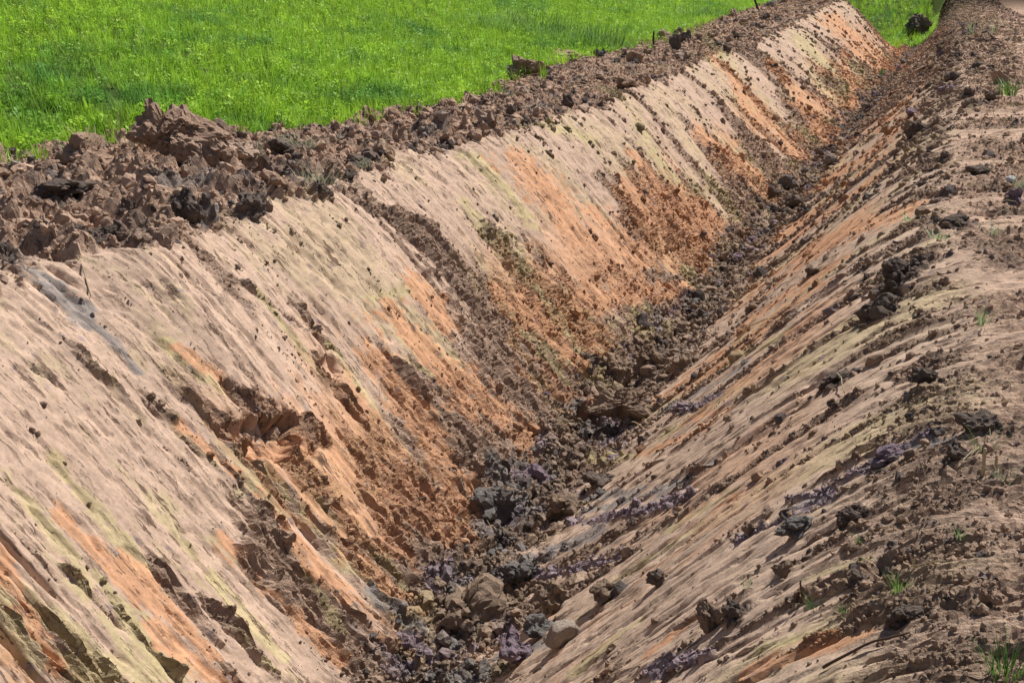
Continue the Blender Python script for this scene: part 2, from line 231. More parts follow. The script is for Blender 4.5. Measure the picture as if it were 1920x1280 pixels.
HEROES = [
    ('earth_slab', 9.18, 2.397, 0.923, 0.641, 'brown', 'large jagged upturned slab of brown earth at the meadow edge', 'clod'),
    ('earth_clod', 8.87, 2.589, 0.487, 0.369, 'brown', 'rounded brown clod topped with dry grass, left of the upturned slab', 'clod'),
    ('earth_clod', 8.90, 2.871, 0.319, 0.319, 'brown', 'brown clod cut by the left edge of the picture at the meadow border', 'clod'),
    ('earth_clod', 9.44, 2.265, 0.413, 0.217, 'tan', 'low flat-topped tan clod just right of the upturned slab', 'clod'),
    ('earth_clod', 7.61, 2.397, 0.448, 0.152, 'dark', 'broad low blackish clod below the leftmost strip of meadow', 'clod'),
    ('earth_clod', 7.17, 2.019, 0.269, 0.293, 'dark', 'largest of three blackish clods on the left rim, the middle one', 'clod'),
    ('earth_clod', 7.87, 1.965, 0.226, 0.200, 'dark', 'squarish blackish clod right above the scraped wall, rightmost of three', 'clod'),
    ('earth_clod', 7.34, 2.169, 0.127, 0.203, 'dark', 'narrow upright blackish clod, leftmost of the three on the left rim', 'clod'),
    ('earth_clod', 6.60, 2.121, 0.310, 0.155, 'dark', 'blackish crumbly clod down the rim from the narrow upright one', 'clod'),
    ('earth_clod', 5.95, 2.163, 0.182, 0.182, 'dark', 'black clod above the grey smear at the left picture edge', 'clod'),
    ('earth_clod', 6.43, 2.229, 0.170, 0.100, 'dark', 'small black clod on the rim between left picture edge and crumbly clod', 'clod'),
    ('earth_clod', 8.90, 1.965, 0.172, 0.162, 'dark', 'small black clod at the upper end of the dark torn furrow', 'clod'),
    ('earth_clod', 10.18, 2.235, 0.327, 0.175, 'dark', 'dark clod half hidden under the pulled weed tangle', 'clod'),
    ('earth_clod', 10.47, 2.367, 0.169, 0.192, 'dark', 'dark lump at the meadow edge left of the weed tangle', 'clod'),
    ('earth_clod', 10.47, 2.055, 0.307, 0.121, 'dark', 'flat dark clod right of the weed tangle', 'clod'),
    ('earth_clod', 11.32, 2.187, 0.200, 0.106, 'dark', 'small grey-black clod behind the flat dark clod', 'clod'),
    ('earth_clod', 20.53, 2.841, 0.699, 0.439, 'brown', 'blocky brown clod jutting into the meadow halfway along the rim', 'clod'),
    ('earth_clod', 17.95, 2.871, 0.389, 0.230, 'brown', 'lower brown clod beside the blocky one at the meadow edge', 'clod'),
    ('earth_clod', 20.08, 2.055, 0.417, 0.209, 'brown', 'dark brown clod at the very top of the scraped wall', 'clod'),
    ('earth_clod', 27.08, 3.076, 0.776, 0.311, 'brown', 'low brown clod in front of the dark tall meadow grass', 'clod'),
    ('earth_clod', 6.13, 0.968, 0.405, 0.324, 'floor', 'largest round crumbly clod on the front ditch floor', 'clod'),
    ('earth_slab', 9.54, 0.860, 0.638, 0.344, 'floor', 'tilted brown slab beside the black hollow on the ditch floor', 'clod'),
    ('earth_clod', 11.54, 0.962, 0.348, 0.267, 'floor', 'brown clod behind the tilted slab on the ditch floor', 'clod'),
    ('earth_clod', 10.88, 0.794, 0.249, 0.184, 'floor', 'clod with a black gap beside it, beyond the tilted slab', 'clod'),
    ('earth_clod', 11.13, 1.058, 0.318, 0.250, 'floor', 'clod at the wall foot straight above the tilted slab', 'clod'),
    ('stone', 5.17, 0.674, 0.150, 0.116, 'pale', 'pale round stone at the foot of the right slope', 'stone'),
    ('earth_clod', 5.33, 0.788, 0.232, 0.189, 'mauve', 'mauve-black clod at the bottom of the picture left of the pale stone', 'clod'),
    ('earth_clod', 5.55, 0.764, 0.162, 0.125, 'grey', 'grey clod between the mauve-black clod and the pale stone', 'clod'),
    ('earth_clod', 5.41, 0.620, 0.206, 0.100, 'floor', 'long dark clod lying up-slope of the pale stone', 'clod'),
    ('earth_clod', 5.00, 0.487, 0.096, 0.069, 'dark', 'small black clod alone on the smooth lower right slope', 'clod'),
    ('earth_clod', 21.00, 0.926, 0.253, 0.214, 'dark', 'left one of two dark clods on the floor halfway along the ditch', 'clod'),
    ('earth_clod', 19.74, 0.788, 0.219, 0.237, 'dark', 'right one of two dark clods on the floor halfway along the ditch', 'clod'),
    ('earth_clod', 16.93, 1.070, 0.275, 0.178, 'dark', 'dark clod at the wall foot where the floor narrows', 'clod'),
    ('earth_clod', 6.67, 0.890, 0.223, 0.156, 'grey', 'grey rounded clod behind the largest floor clod', 'clod'),
    ('earth_clod', 7.65, 1.070, 0.337, 0.253, 'grey', 'bluish grey slumped clod against the foot of the left wall', 'clod'),
    ('earth_clod', 8.46, 1.034, 0.255, 0.182, 'mauve', 'mauve-grey clod just below the black hollow', 'clod'),
    ('earth_clod', 7.61, 0.866, 0.328, 0.188, 'floor', 'brown crumbly clod in the floor bend right of the grey slump', 'clod'),
    ('earth_clod', 5.88, 0.758, 0.183, 0.196, 'floor', 'upright crumbly clod right of the largest floor clod', 'clod'),
    ('earth_clod', 7.89, 0.794, 0.208, 0.125, 'dark', 'dark clod on the floor between hollow and grey streak', 'clod'),
    ('earth_clod', 3.98, 0.337, 0.113, 0.118, 'floor', 'round brown clod with its own shadow on the front right slope', 'clod'),
    ('earth_clod', 3.93, 0.307, 0.078, 0.074, 'dark', 'black clod touching the round brown clod on the right slope', 'clod'),
    ('earth_clod', 5.59, 0.319, 0.053, 0.047, 'mauve', 'small mauve ball of soil on the bare tan strip', 'clod'),
    ('earth_clod', 3.71, 0.133, 0.146, 0.132, 'dark', 'biggest black clod on the right slope near the front corner', 'clod'),
    ('earth_clod', 3.69, 0.157, 0.066, 0.055, 'dark', 'black clod just down-slope of the biggest black one', 'clod'),
    ('earth_clod', 7.93, 0.121, 0.238, 0.188, 'dark', 'largest of the black clods clustered high on the right slope', 'clod'),
    ('earth_clod', 8.09, 0.085, 0.146, 0.124, 'dark', 'topmost black clod of the cluster high on the right slope', 'clod'),
    ('earth_clod', 7.34, 0.169, 0.204, 0.156, 'dark', 'lowest black clod of the cluster high on the right slope', 'clod'),
    ('earth_clod', 7.76, 0.145, 0.128, 0.100, 'dark', 'small black clod in the middle of the cluster on the right slope', 'clod'),
    ('earth_clod', 6.45, 0.247, 0.154, 0.080, 'dark', 'low black clod above the bare tan strip of the right slope', 'clod'),
    ('earth_clod', 4.70, 0.013, 0.152, 0.100, 'dark', 'wide black clod behind the two dry stubs on the right', 'clod'),
    ('earth_clod', 4.45, 0.049, 0.104, 0.083, 'dark', 'black clod down-slope of the two dry stubs', 'clod'),
    ('earth_clod', 4.77, 0.139, 0.137, 0.068, 'mauve', 'mauve crumbly heap on the upper right slope', 'clod'),
    ('earth_clod', 4.46, 0.253, 0.147, 0.080, 'grey', 'grey clod in the mauve crumb patch of the right slope', 'clod'),
    ('earth_clod', 4.30, 0.181, 0.093, 0.068, 'dark', 'dark clod at the upper end of the mauve crumb patch', 'clod'),
    ('earth_clod', 4.12, 0.259, 0.084, 0.055, 'floor', 'brown clod on the front slope above the stick stubs', 'clod'),
    ('earth_clod', 3.31, 0.019, 0.079, 0.063, 'brown', 'brown clod among roots at the lower right corner', 'clod'),
    ('earth_clod', 3.32, 0.103, 0.092, 0.075, 'dark', 'black clod on the front slope above the long root', 'clod'),
    ('stone', 11.10, -0.131, 0.086, 0.067, 'white', 'white stone on the right verge', 'stone'),
    ('earth_clod', 11.64, -0.065, 0.222, 0.101, 'dark', 'flat black clod beside the white stone on the right verge', 'clod'),
    ('earth_clod', 38.30, 0.193, 0.262, 0.459, 'dark', 'upright dark clod on the far right slope', 'clod'),
    ('earth_clod', 27.16, -0.077, 0.461, 0.231, 'dark', 'dark clod on the far right verge', 'clod'),
    ('earth_clod', 9.23, -0.005, 0.245, 0.122, 'dark', 'black clod at the right slope edge level with the orange streak', 'clod'),
    ('earth_clod', 92.42, 0.968, 1.742, 2.058, 'dark', 'big black lump at the far end of the ditch', 'clod'),
    ('earth_clod', 6.24, 1.532, 0.166, 0.145, 'brown', 'brown plug of soil in the torn scar of the left wall', 'clod'),
]
TUFTS = [
    (9.41, 2.583, 0.246, 0.214, 'dry', 40, 'pale dry grass tuft leaning beside the upturned slab'),
    (10.88, 3.154, 0.247, 0.309, 'dry', 12, 'tall thin dry stalks behind the rounded clod'),
    (10.38, 2.241, 0.554, 0.188, 'sage', 90, 'grey-green weed bunch pulled out at the meadow edge'),
    (9.46, 2.049, 0.505, 0.253, 'sage', 90, 'grey-green weed tangle hanging down over the left rim'),
    (9.68, 2.259, 0.137, 0.242, 'sage', 20, 'thin grey-green weed between flat tan clod and weed tangle'),
    (10.18, 2.001, 0.234, 0.107, 'sage', 20, 'small weed tuft under the flat dark clod'),
    (16.19, 2.589, 0.319, 0.191, 'sage', 36, 'grey-green weed clump on the rim below the blocky clod'),
    (30.88, 3.040, 0.871, 0.668, 'palegreen', 60, 'pale tall grass bunch at the meadow edge'),
    (30.37, 3.310, 1.009, 1.009, 'darkgreen', 80, 'dark green tall weed clump at the meadow edge'),
    (30.97, 3.862, 1.345, 0.896, 'darkgreen', 80, 'dark green weed patch inside the meadow'),
    (55.87, 3.130, 1.014, 1.014, 'darkgreen', 60, 'dark green weed clump at the far meadow edge'),
    (4.51, 0.013, 0.146, 0.083, 'green', 16, 'green grass blades bending over the two dry stubs'),
    (6.26, 0.001, 0.096, 0.096, 'palegreen', 24, 'pale weed sprout on the right verge beside bare tan ground'),
    (20.47, -0.191, 0.434, 0.295, 'green', 50, 'bright green grass patch on the far right verge'),
    (45.68, -0.095, 0.463, 0.579, 'sage', 20, 'small weed on the far right slope edge'),
    (48.58, -0.311, 0.408, 0.408, 'sage', 16, 'smaller weed on the far right verge'),
    (10.04, 0.115, 0.180, 0.072, 'palegreen', 24, 'pale weed lying on the right slope beside the orange streak'),
    (4.02, 0.157, 0.059, 0.040, 'green', 20, 'small green weed above the biggest black clod'),
    (3.67, 0.205, 0.075, 0.045, 'green', 24, 'small leafy weed right of the stick stubs'),
    (3.50, 0.163, 0.070, 0.035, 'green', 20, 'low green weed uphill of the long root'),
    (3.49, 0.109, 0.086, 0.069, 'darkgreen', 24, 'dark weed sprout on the front slope edge'),
    (2.96, 0.013, 0.129, 0.100, 'green', 60, 'leafy green weeds in the lower right corner'),
    (3.77, 0.049, 0.054, 0.047, 'palegreen', 16, 'pale sprig with a straw on the upper front slope'),
    (4.21, 0.307, 0.078, 0.043, 'palegreen', 18, 'small pale weed behind the round brown clod'),
    (10.97, -0.143, 0.161, 0.123, 'sage', 24, 'weed tuft beside the white stone'),
    (4.22, -0.005, 0.098, 0.066, 'sage', 24, 'weed tuft right of the two dry stubs'),
    (55.56, 1.118, 0.340, 0.437, 'green', 14, 'tiny weed on the far right slope'),
    (8.65, 0.037, 0.170, 0.062, 'palegreen', 24, 'pale weed just below the black clod at the slope edge'),
    (8.77, -0.071, 0.154, 0.092, 'sage', 24, 'weed tuft on the verge level with the orange streak'),
]
STICKS = [
    (3.74, 0.241, 0, 0, 0.050, 0.086, 0.0173, 'bark', 'thick dark stick stub poking out of the front right slope'),
    (3.74, 0.217, 0, 0, -0.015, 0.086, 0.0095, 'bark', 'thinner bent stick stub right of the thick one'),
    (3.20, 0.181, 3.22, 0.097, 0, 0, 0.0099, 'bark', 'long brown root lying along the front right slope'),
    (57.78, 2.613, 0, 0, -0.387, 1.085, 0.1291, 'bark', 'thin leaning stake at the far meadow edge'),
    (9.73, 1.016, 9.18, 0.902, 0, 0, 0.0152, 'straw', 'pale straight twig in the black hollow'),
    (9.84, 0.908, 9.05, 0.776, 0, 0, 0.0152, 'straw', 'pale twig in front of the tilted slab'),
    (3.67, 0.109, 3.61, 0.055, 0, 0, 0.0072, 'straw', 'yellow straw stalk lying beside the biggest black clod'),
    (4.28, 0.019, 0, 0, 0.000, 0.108, 0.0159, 'straw', 'taller dry stub standing on the right slope edge'),
    (4.30, 0.007, 0, 0, 0.000, 0.072, 0.0140, 'straw', 'shorter dry stub standing on the right slope edge'),
    (31.67, 2.679, 0, 0, 0.000, 0.382, 0.0735, 'bark', 'short dark stub at the meadow edge beyond the pale grass bunch'),
    (8.25, 0.812, 0, 0, 0.000, 0.104, 0.0130, 'straw', 'short pale straw standing on the ditch floor'),
    (6.07, 0.866, 5.72, 0.812, 0, 0, 0.0103, 'straw', 'curved pale straw right of the largest floor clod'),
    (10.12, 0.583, 9.84, 0.475, 0, 0, 0.0148, 'straw', 'thin straw across the right slope foot'),
    (5.93, 2.019, 5.69, 1.887, 0, 0, 0.0106, 'straw', 'thin dry stalk hanging over the left wall top'),
    (4.34, 0.049, 4.51, 0.019, 0, 0, 0.0081, 'straw', 'slanting straw leading to the dry stubs'),
    (6.52, 0.235, 6.05, 0.217, 0, 0, 0.0093, 'straw', 'short straw beside the low black clod'),
    (3.58, 0.091, 0, 0, -0.007, 0.052, 0.0070, 'straw', 'broken straw upright beside the yellow stalk'),
]
PITS = [(10.09, 1.046, 0.157, 0.34), (9.49, 0.956, 0.099, 0.16), (6.05, 1.520, 0.159, 0.12), (6.26, 1.532, 0.073, 0.12), (6.42, 0.914, 0.072, 0.20), (6.24, 1.040, 0.072, 0.16), (11.77, 0.908, 0.076, 0.18), (7.59, 0.145, 0.122, 0.10), (5.80, 2.121, 0.107, 0.10), (7.19, 1.550, 0.101, 0.06), (4.02, 0.307, 0.023, 0.08), (9.62, -0.077, 0.084, 0.06), (3.76, 0.133, 0.046, 0.10), (5.82, 1.556, 0.069, 0.06), ]
# ---------------------------------------------------------------- grid
NR, S0, S1 = 1540, 2.7, 150.0
s_fine = np.geomspace(S0, S1, NR)
s_ax = np.concatenate([[-60, -25, -10, -4, -1.5, 0, 1, 1.8, 2.3], s_fine, np.geomspace(S1 * 1.05, 900, 26)])
def seg(a, b, step): return np.arange(a, b - 1e-6, step / A_M)
t_ax = np.concatenate([[-160, -80, -40, -20, -10, -6, -4, -3, -2.2, -1.6, -1.3],
    seg(-1.05, -.3, .034), seg(-.3, .03, .018), seg(.03, 2.08, .0158), seg(2.08, 3.05, .024), seg(3.05, 3.6, .06),
    [3.7, 3.85, 4, 4.3, 4.6, 5, 5.5, 6, 7, 8, 10, 12, 16, 24, 36, 60, 110, 220]])
NS, NTc = len(s_ax), len(t_ax)
S, T = np.meshgrid(s_ax, t_ax, indexing='ij'); S = S.astype(np.float32); T = T.astype(np.float32)
X, Y, Z = [np.array(v, np.float32) for v in macro(S, T)]
A = T * A_M
U = -X
ds = np.gradient(s_ax).astype(np.float32)[:, None]
dX = np.gradient(X, axis=1); dZ = np.gradient(Z, axis=1)
ln = np.sqrt(dX ** 2 + dZ ** 2) + 1e-9
NX, NZ = (dZ / ln), (-dX / ln)                       # normal in the cross-section, pointing up
fine = ((S > S0 - .3) & (S < S1) & (T > -1.3) & (T < 3.7)).astype(np.float32)
ELL = (9 ** .55 * np.maximum(S, .5) ** .45 / .45).astype(np.float32)      # grooves grow wider with distance
dell = np.abs(np.gradient(ELL[:, 0]))[:, None].astype(np.float32)
def fade(lam, step): return np.clip((lam / step - 1.8) / 1.6, 0, 1)

def groove(lam, fa, seed, shear=0.):
    e = ELL + shear * (T - 1.5)
    return pn(e / lam, A * fa, seed) * fade(lam, dell)
def fbm(lam0, n, seed, sx=1., sy=1., gain=.55, billow=False):
    """lumps; they grow with distance like the grooves do"""
    r = 0; amp = 1.; lam = lam0
    for k in range(n):
        v = pn(ELL * sx / lam, A * sy / lam, seed + k)
        if billow: v = 1.6 * np.abs(v) - .35
        r = r + amp * v * fade(lam, dell * sx); amp *= gain; lam *= .52
    return r

# ---- zones painted by hand after the real soil: orange, olive, grey, mauve, smooth, torn
zone = {c: np.zeros(S.shape, np.float32) for c in 'OYGMSRK'}
wob = pn(ELL * 2.2, A * .9, 60) + .7 * pn(ELL * 7, A * 2.2, 61) + .8 * pn(ELL * 17, A * 6, 62) + .5 * pn(ELL * 30, A * 14, 65)
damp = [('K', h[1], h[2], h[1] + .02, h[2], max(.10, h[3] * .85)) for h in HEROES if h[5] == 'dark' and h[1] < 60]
for (c, sa, ta, sb, tb, w) in STREAKS + damp:
    sm = .5 * (sa + sb); k = min(1., 5.5 / sm)
    mg = w * 2.2 / k
    i0, i1 = np.searchsorted(s_ax, [min(sa, sb) - mg, max(sa, sb) + mg]); mt = w * 2.2 / A_M
    j0, j1 = np.searchsorted(t_ax, [min(ta, tb) - mt, max(ta, tb) + mt])
    if i1 <= i0 or j1 <= j0: continue
    sl = (slice(i0, i1), slice(j0, j1))
    px = S[sl] * k; py = A[sl]; ax, ay, bx, by = sa * k, ta * A_M, sb * k, tb * A_M
    dx, dy = bx - ax, by - ay; L2 = dx * dx + dy * dy + 1e-9
    q = np.clip(((px - ax) * dx + (py - ay) * dy) / L2, 0, 1)
    d = np.hypot(px - ax - q * dx, py - ay - q * dy)
    v = sstep(-.15, .55, 1.0 - d / (w * .62) + 1.15 * wob[sl])
    zone[c][sl] = np.maximum(zone[c][sl], v)

left = sstep(1.0, 1.12, T) * (1 - sstep(1.98, 2.1, T + .05 * wob))
right = sstep(-.05, .08, T + .03 * wob) * (1 - sstep(.86, 1.0, T))
floor = sstep(.78, .97, T + .10 * wob) * (1 - sstep(1.01, 1.2, T + .12 * wob))
rim = sstep(1.96, 2.05, T + .07 * wob + .05 * pn(S * .9, A, 63)) * (1 - sstep(3.1, 3.5, T))
verge = 1 - sstep(-.07, .07, T + .03 * wob + .04 * pn(S * .8, A * .3, 66))
meadow = sstep(2.93, 3.02, T + .10 * pn(S * .8, A * .8, 64) + .04 * wob)
oldgrass = np.maximum(sstep(S_END, S_END + 2, S) * sstep(1.15, 1.5, T), sstep(S_END + 8, S_END + 12, S) * sstep(.45, .6, T))
meadow = np.maximum(meadow, oldgrass)

# torn, crumbly ground
depth_q = np.clip(2 - T, 0, 1)
rough = left * np.clip(sstep(.38, .78, -.42 * (1 - sstep(5.2, 7.5, S)) + depth_q + .55 * pn(ELL * .9, A * .35, 70) + .22 * pn(ELL * 5, A * .9, 71)) * .95
                       + .9 * sstep(.16, .40, pn(ELL * 1.5, A * .3, 72) + .35 * pn(ELL * 6, A * .8, 73)), 0, 1)
lane = pn(ELL * 1.9, A * .10, 74) + .8 * pn(ELL * 5, A * .16, 75) + .5 * pn(ELL * 12, A * .5, 76) + .35 * pn(ELL * 24, A * 3, 69)
rough = rough + right * sstep(.06, .34, lane - .20 + .42 * (1 - sstep(.04, .34, T)) + .28 * sstep(.7, .92, T) + .12 * sstep(20, 40, S))
rough = rough * (1 - .92 * zone['S']); rough = np.clip(rough + zone['R'] * left, 0, 1)
rough = rough * (1 - .45 * left * zone['O'] * (1 - zone['R'])); rough = np.maximum(rough, .95 * sstep(.3, .7, np.maximum(zone['M'], zone['K'])) * (1 - .7 * zone['S'])); rough = np.maximum(rough, np.maximum(floor, np.maximum(rim, .0)))
rough = np.maximum(rough, verge * np.clip(.80 + 1.8 * pn(ELL * 1.4, A * .35, 77) + .9 * pn(ELL * 5, A * .5, 78), 0, 1))
rough = np.maximum(rough, (1 - sstep(4.6, 6.2, S + .8 * wob)) * (1 - sstep(.05, .2, T + .05 * wob)) * np.clip(.85 + pn(ELL * 3, A * 1.2, 79), 0, 1))
rough = np.clip(rough, 0, 1)

# ---- relief along the normal
far = np.clip(S / 14, 1, 3.2); fs = np.sqrt(far)
wall = np.maximum(left, right)
D = (left * (.38 + .5 * rough) + .13 * right) * (.085 * groove(1.15, .16, 1, .3) + .060 * groove(.52, .22, 2, .25)) * fs
g3 = groove(.21, .35, 3, .2); g4 = groove(.10, .5, 4, .2); g5 = groove(.06, .8, 5, .2)
D += (left + .5 * right) * (.040 * np.sign(g3) * np.abs(g3) ** .6 + .018 * np.sign(g4) * np.abs(g4) ** .7 + .009 * g5) * (.10 + 1.1 * rough) * fs
# overlapping bucket passes leave sharp steps, strongest where the soil tore
for lam_, amp_, sd_ in ((.75, .040, 6), (.34, .026, 16)):
    st_ = groove(lam_, .13, sd_, .3) * 3.0 + .35 * pn(ELL * 3, A * 1.3, sd_ + 1) * sstep(.1, .6, rough)
    D += (left + .28 * right) * amp_ * (st_ - np.floor(st_)) * sstep(-.25, .35, pn(ELL * .8, A * .4, sd_ + 2)) * (.35 + rough) * fs
cm = sstep(-.05, .2, pn(ELL * 1.6, A * .45, 130)) * (1 - .5 * rough)
for lam_, sd_, dp_, wd_ in ((.42, 131, .048, .06), (.24, 132, .034, .08), (.15, 133, .02, .11)):
    v_ = np.abs(pn(ELL / lam_ + .25 * (T - 1.5), A * .16, sd_) + .10 * pn(ELL * 9, A * 2.5, sd_ + 5))
    D -= (left + .55 * right) * cm * dp_ * (1 - sstep(wd_ * .3, wd_, v_)) * fade(lam_ * .35, dell) * sstep(-.1, .15, pn(ELL * 3, A * .7, sd_ + 9)) * fs
pit = sstep(.20, .30, pn(ELL * 9, A * 2.6, 8) + .4 * pn(ELL * 26, A * 8, 9)) * fade(.11, dell)   # plucked flakes
D -= wall * (1 - .6 * rough) * .017 * pit * fs
torn = fbm(.17, 4, 20, 1.5, .42, .8, True)
big = fbm(.5, 2, 26, 1.1, .5, .6, True)
D += rough * ((left * 1.35 + .62 * right) * .060 * torn + (left + .35 * right) * .045 * big) * fs
D += floor * (.10 * fbm(.20, 4, 30, 1, .9, .8, True) + .09 * fbm(.55, 2, 35, 1, .9, .6, True) + .08 * pn(S * 1.3, A * 1.1, 36)) * np.minimum(fs, 1.35)
rimr = fbm(.20, 4, 40, 1., .8, .85, True)
D += rim * (1 - meadow) * (.10 * rimr + .22 * fbm(.5, 2, 45, 1, .8, .7, True) + .16 * pn(ELL * 1.1, A * .9, 47)) * (1.05 - .68 * sstep(9, 20, S)) * np.minimum(fs, 1.5)
D += verge * (.060 * groove(.35, .10, 50) + .04 * groove(.15, .16, 51) + .02 * groove(.07, .3, 52)) * fs
D += verge * rough * .05 * fbm(.16, 3, 53, 1.2, .7, .8, True) + verge * .10 * pn(S * .7, A * .6, 57) + .07 * np.exp(-(T / .1) ** 2) * pn(S * 1.2, A * .5, 58)
D += .010 * fbm(.09, 3, 80)
jit = rng.normal(0, 1, S.shape).astype(np.float32)
run = sum(np.roll(rng.normal(0, 1, S.shape).astype(np.float32) if k == 0 else jit, k, axis=1) for k in range(6)) / 2.45   # streaked along the scrape
jit = np.where(wall * (1 - floor) > .5, .45 * jit + .75 * run, jit)
D += np.clip(rough * 1.2 - .1, 0, 1) * jit * .0085 * np.clip(S / 9, .7, 3) * (1 - .35 * right)
for (ps_, pt_, pr_, pd_) in PITS:
    i0, i1 = np.searchsorted(s_ax, [ps_ - pr_ * 4, ps_ + pr_ * 4]); j0, j1 = np.searchsorted(t_ax, [pt_ - pr_ * 3 / A_M, pt_ + pr_ * 3 / A_M])
    sl = (slice(i0, i1), slice(j0, j1))
    r = np.hypot((S[sl] - ps_) / 1.5, A[sl] - pt_ * A_M) / pr_ + .5 * wob[sl]
    D[sl] -= pd_ * (1 - sstep(.75, 1.25, r))
D *= fine
D -= .03 * meadow * fine
X = X + NX * D; Z = Z + NZ * D
Yd = Y + fine * (.25 * D * sstep(.3, .6, rough))                 # a little overhang
# ---- soil colours (albedo)
tan = np.array([.49, .35, .262]); brown = np.array([.37, .255, .185]); rtan = np.array([.50, .365, .27])
rimc = np.array([.53, .36, .26]); floorc = np.array([.31, .225, .165]); orange = np.array([.56, .31, .18]); olive = np.array([.47, .385, .21])
grey = np.array([.25, .235, .225]); mauve = np.array([.345, .275, .315]); green = np.array([.07, .11, .03])
def blend(c, v, w): return c + (np.asarray(v, np.float32) - c) * w[..., None]
soil = np.zeros(S.shape + (3,), np.float32) + tan.astype(np.float32)
soil = blend(soil, rtan, right); soil = blend(soil, brown, np.clip(rough * .6 * left, 0, 1)); soil = blend(soil, np.array([.315, .215, .155]), np.clip(rough * .75 * right, 0, 1))
fleck = np.clip(pn(ELL * 11, A * 6, 90) * 2.2, -1, 1); fleck2 = np.clip(pn(ELL * 24, A * 15, 89) + .8 * pn(ELL * 12, A * 5, 88), -1, 1)
soil = blend(soil, floorc, floor); soil = blend(soil, rimc, np.maximum(rim, verge * (.3 + .5 * rough)))
ow = sstep(.05, .24, pn(ELL * .75, A * .5, 91) + .4 * pn(ELL * 4, A * 1.2, 92) + .15 * fleck) * (left * sstep(.25, .6, depth_q) + right * (1 - .7 * rough) * sstep(.15, .4, T) * (.5 + .8 * sstep(7, 9, S) * (1 - sstep(40, 60, S))))
yw = sstep(.08, .28, pn(ELL * 1.0, A * .55, 93) + .5 * pn(ELL * 6, A * 1.5, 94) + .2 * fleck) * left + .7 * sstep(.08, .26, pn(ELL * .8, A * .35, 144) + .25 * pn(ELL * 5, A * 1.2, 145)) * right * (1 - .8 * rough)
gw = sstep(.30, .40, pn(ELL * 1.9, A * 1.7, 95) + .35 * pn(ELL * 7, A * 6, 96)) * (floor * .9 + rim * .6)
mw = sstep(.24, .36, pn(ELL * 2.6, A * 2.4, 97) + .35 * pn(ELL * 9, A * 8, 98)) * floor * .8
edge = lambda z: sstep(.3, .75, z + .75 * fleck2)
soil = blend(soil, olive, np.clip(edge(zone['Y']) * .75 + yw * (.3 + .45 * sstep(.3, .6, depth_q)), 0, .85))
soil = blend(soil, orange, np.clip(edge(zone['O']) * .95 + ow * .8, 0, .95))
soil = blend(soil, grey, np.clip(edge(zone['G']) * .75 + gw, 0, .8))
soil = blend(soil, mauve, np.clip(edge(zone['M']) * .8 + mw, 0, .8))
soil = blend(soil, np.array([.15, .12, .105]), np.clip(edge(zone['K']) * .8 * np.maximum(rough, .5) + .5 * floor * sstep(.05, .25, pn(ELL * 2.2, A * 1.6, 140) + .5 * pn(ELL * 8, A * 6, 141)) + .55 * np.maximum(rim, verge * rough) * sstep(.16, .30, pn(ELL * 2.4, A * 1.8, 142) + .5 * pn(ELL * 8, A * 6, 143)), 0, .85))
soil = soil * (1 + .16 * pn(ELL * 3.3, A * .6, 99)[..., None])
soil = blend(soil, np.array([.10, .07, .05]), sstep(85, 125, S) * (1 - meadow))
soil = blend(soil, green, meadow)

def make_sheet(name, i0, i1, j0, j1, label=None):
    ni, nj = i1 - i0, j1 - j0
    co = np.stack([X[i0:i1, j0:j1], Yd[i0:i1, j0:j1], Z[i0:i1, j0:j1]], -1).reshape(-1, 3).astype(np.float32)
    idx = np.arange(ni * nj).reshape(ni, nj)
    q = np.stack([idx[:-1, :-1], idx[:-1, 1:], idx[1:, 1:], idx[1:, :-1]], -1).reshape(-1, 4)
    q = q[:, ::-1]                                       # face up (x runs against t)
    me = bpy.data.meshes.new(name)
    me.vertices.add(len(co)); me.vertices.foreach_set('co', co.ravel())
    me.loops.add(q.size); me.loops.foreach_set('vertex_index', q.ravel().astype(np.int32))
    me.polygons.add(len(q)); me.polygons.foreach_set('loop_start', np.arange(0, q.size, 4, dtype=np.int32))
    me.update(calc_edges=True)
    me.polygons.foreach_set('use_smooth', (rough[i0:i1, j0:j1].ravel()[q[:, 0]] < .3))
    at = me.attributes.new('soil', 'FLOAT_COLOR', 'POINT')
    c4 = np.ones((len(co), 4), np.float32); c4[:, :3] = soil[i0:i1, j0:j1].reshape(-1, 3); c4[:, 3] = rough[i0:i1, j0:j1].ravel(); at.data.foreach_set('color', c4.ravel())
    g3v = np.zeros((len(co), 3), np.float32); g3v[:, 0] = ELL[i0:i1, j0:j1].ravel(); g3v[:, 1] = A[i0:i1, j0:j1].ravel()
    me.attributes.new('grid', 'FLOAT_VECTOR', 'POINT').data.foreach_set('vector', g3v.ravel())
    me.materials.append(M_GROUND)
    o = bpy.data.objects.new(name, me); COL.objects.link(o); o['kind'] = 'structure'
    if label: o['label'] = label
    return o
jv = int(np.searchsorted(t_ax, 0.0)); jf0 = int(np.searchsorted(t_ax, .82)); jf1 = int(np.searchsorted(t_ax, 1.1)); jl = int(np.searchsorted(t_ax, 2.0)); jm = int(np.searchsorted(t_ax, 3.0))
make_sheet('right_verge', 0, NS, 0, jv + 1, 'trampled bare verge with drag marks right of the ditch')
make_sheet('right_slope', 0, NS, jv, jf0 + 1, 'right side slope of the ditch with diagonal scrape marks')
make_sheet('ditch_floor', 0, NS, jf0, jf1 + 1, 'cloddy ditch floor with damp grey soil')
make_sheet('left_wall', 0, NS, jf1, jl + 1, 'smooth scraped tan and orange wall of the ditch')
make_sheet('left_rim', 0, NS, jl, jm + 1, 'brown cloddy spoil rim between scraped wall and meadow')
make_sheet('meadow_ground', 0, NS, jm, NTc, 'soil under the green meadow')

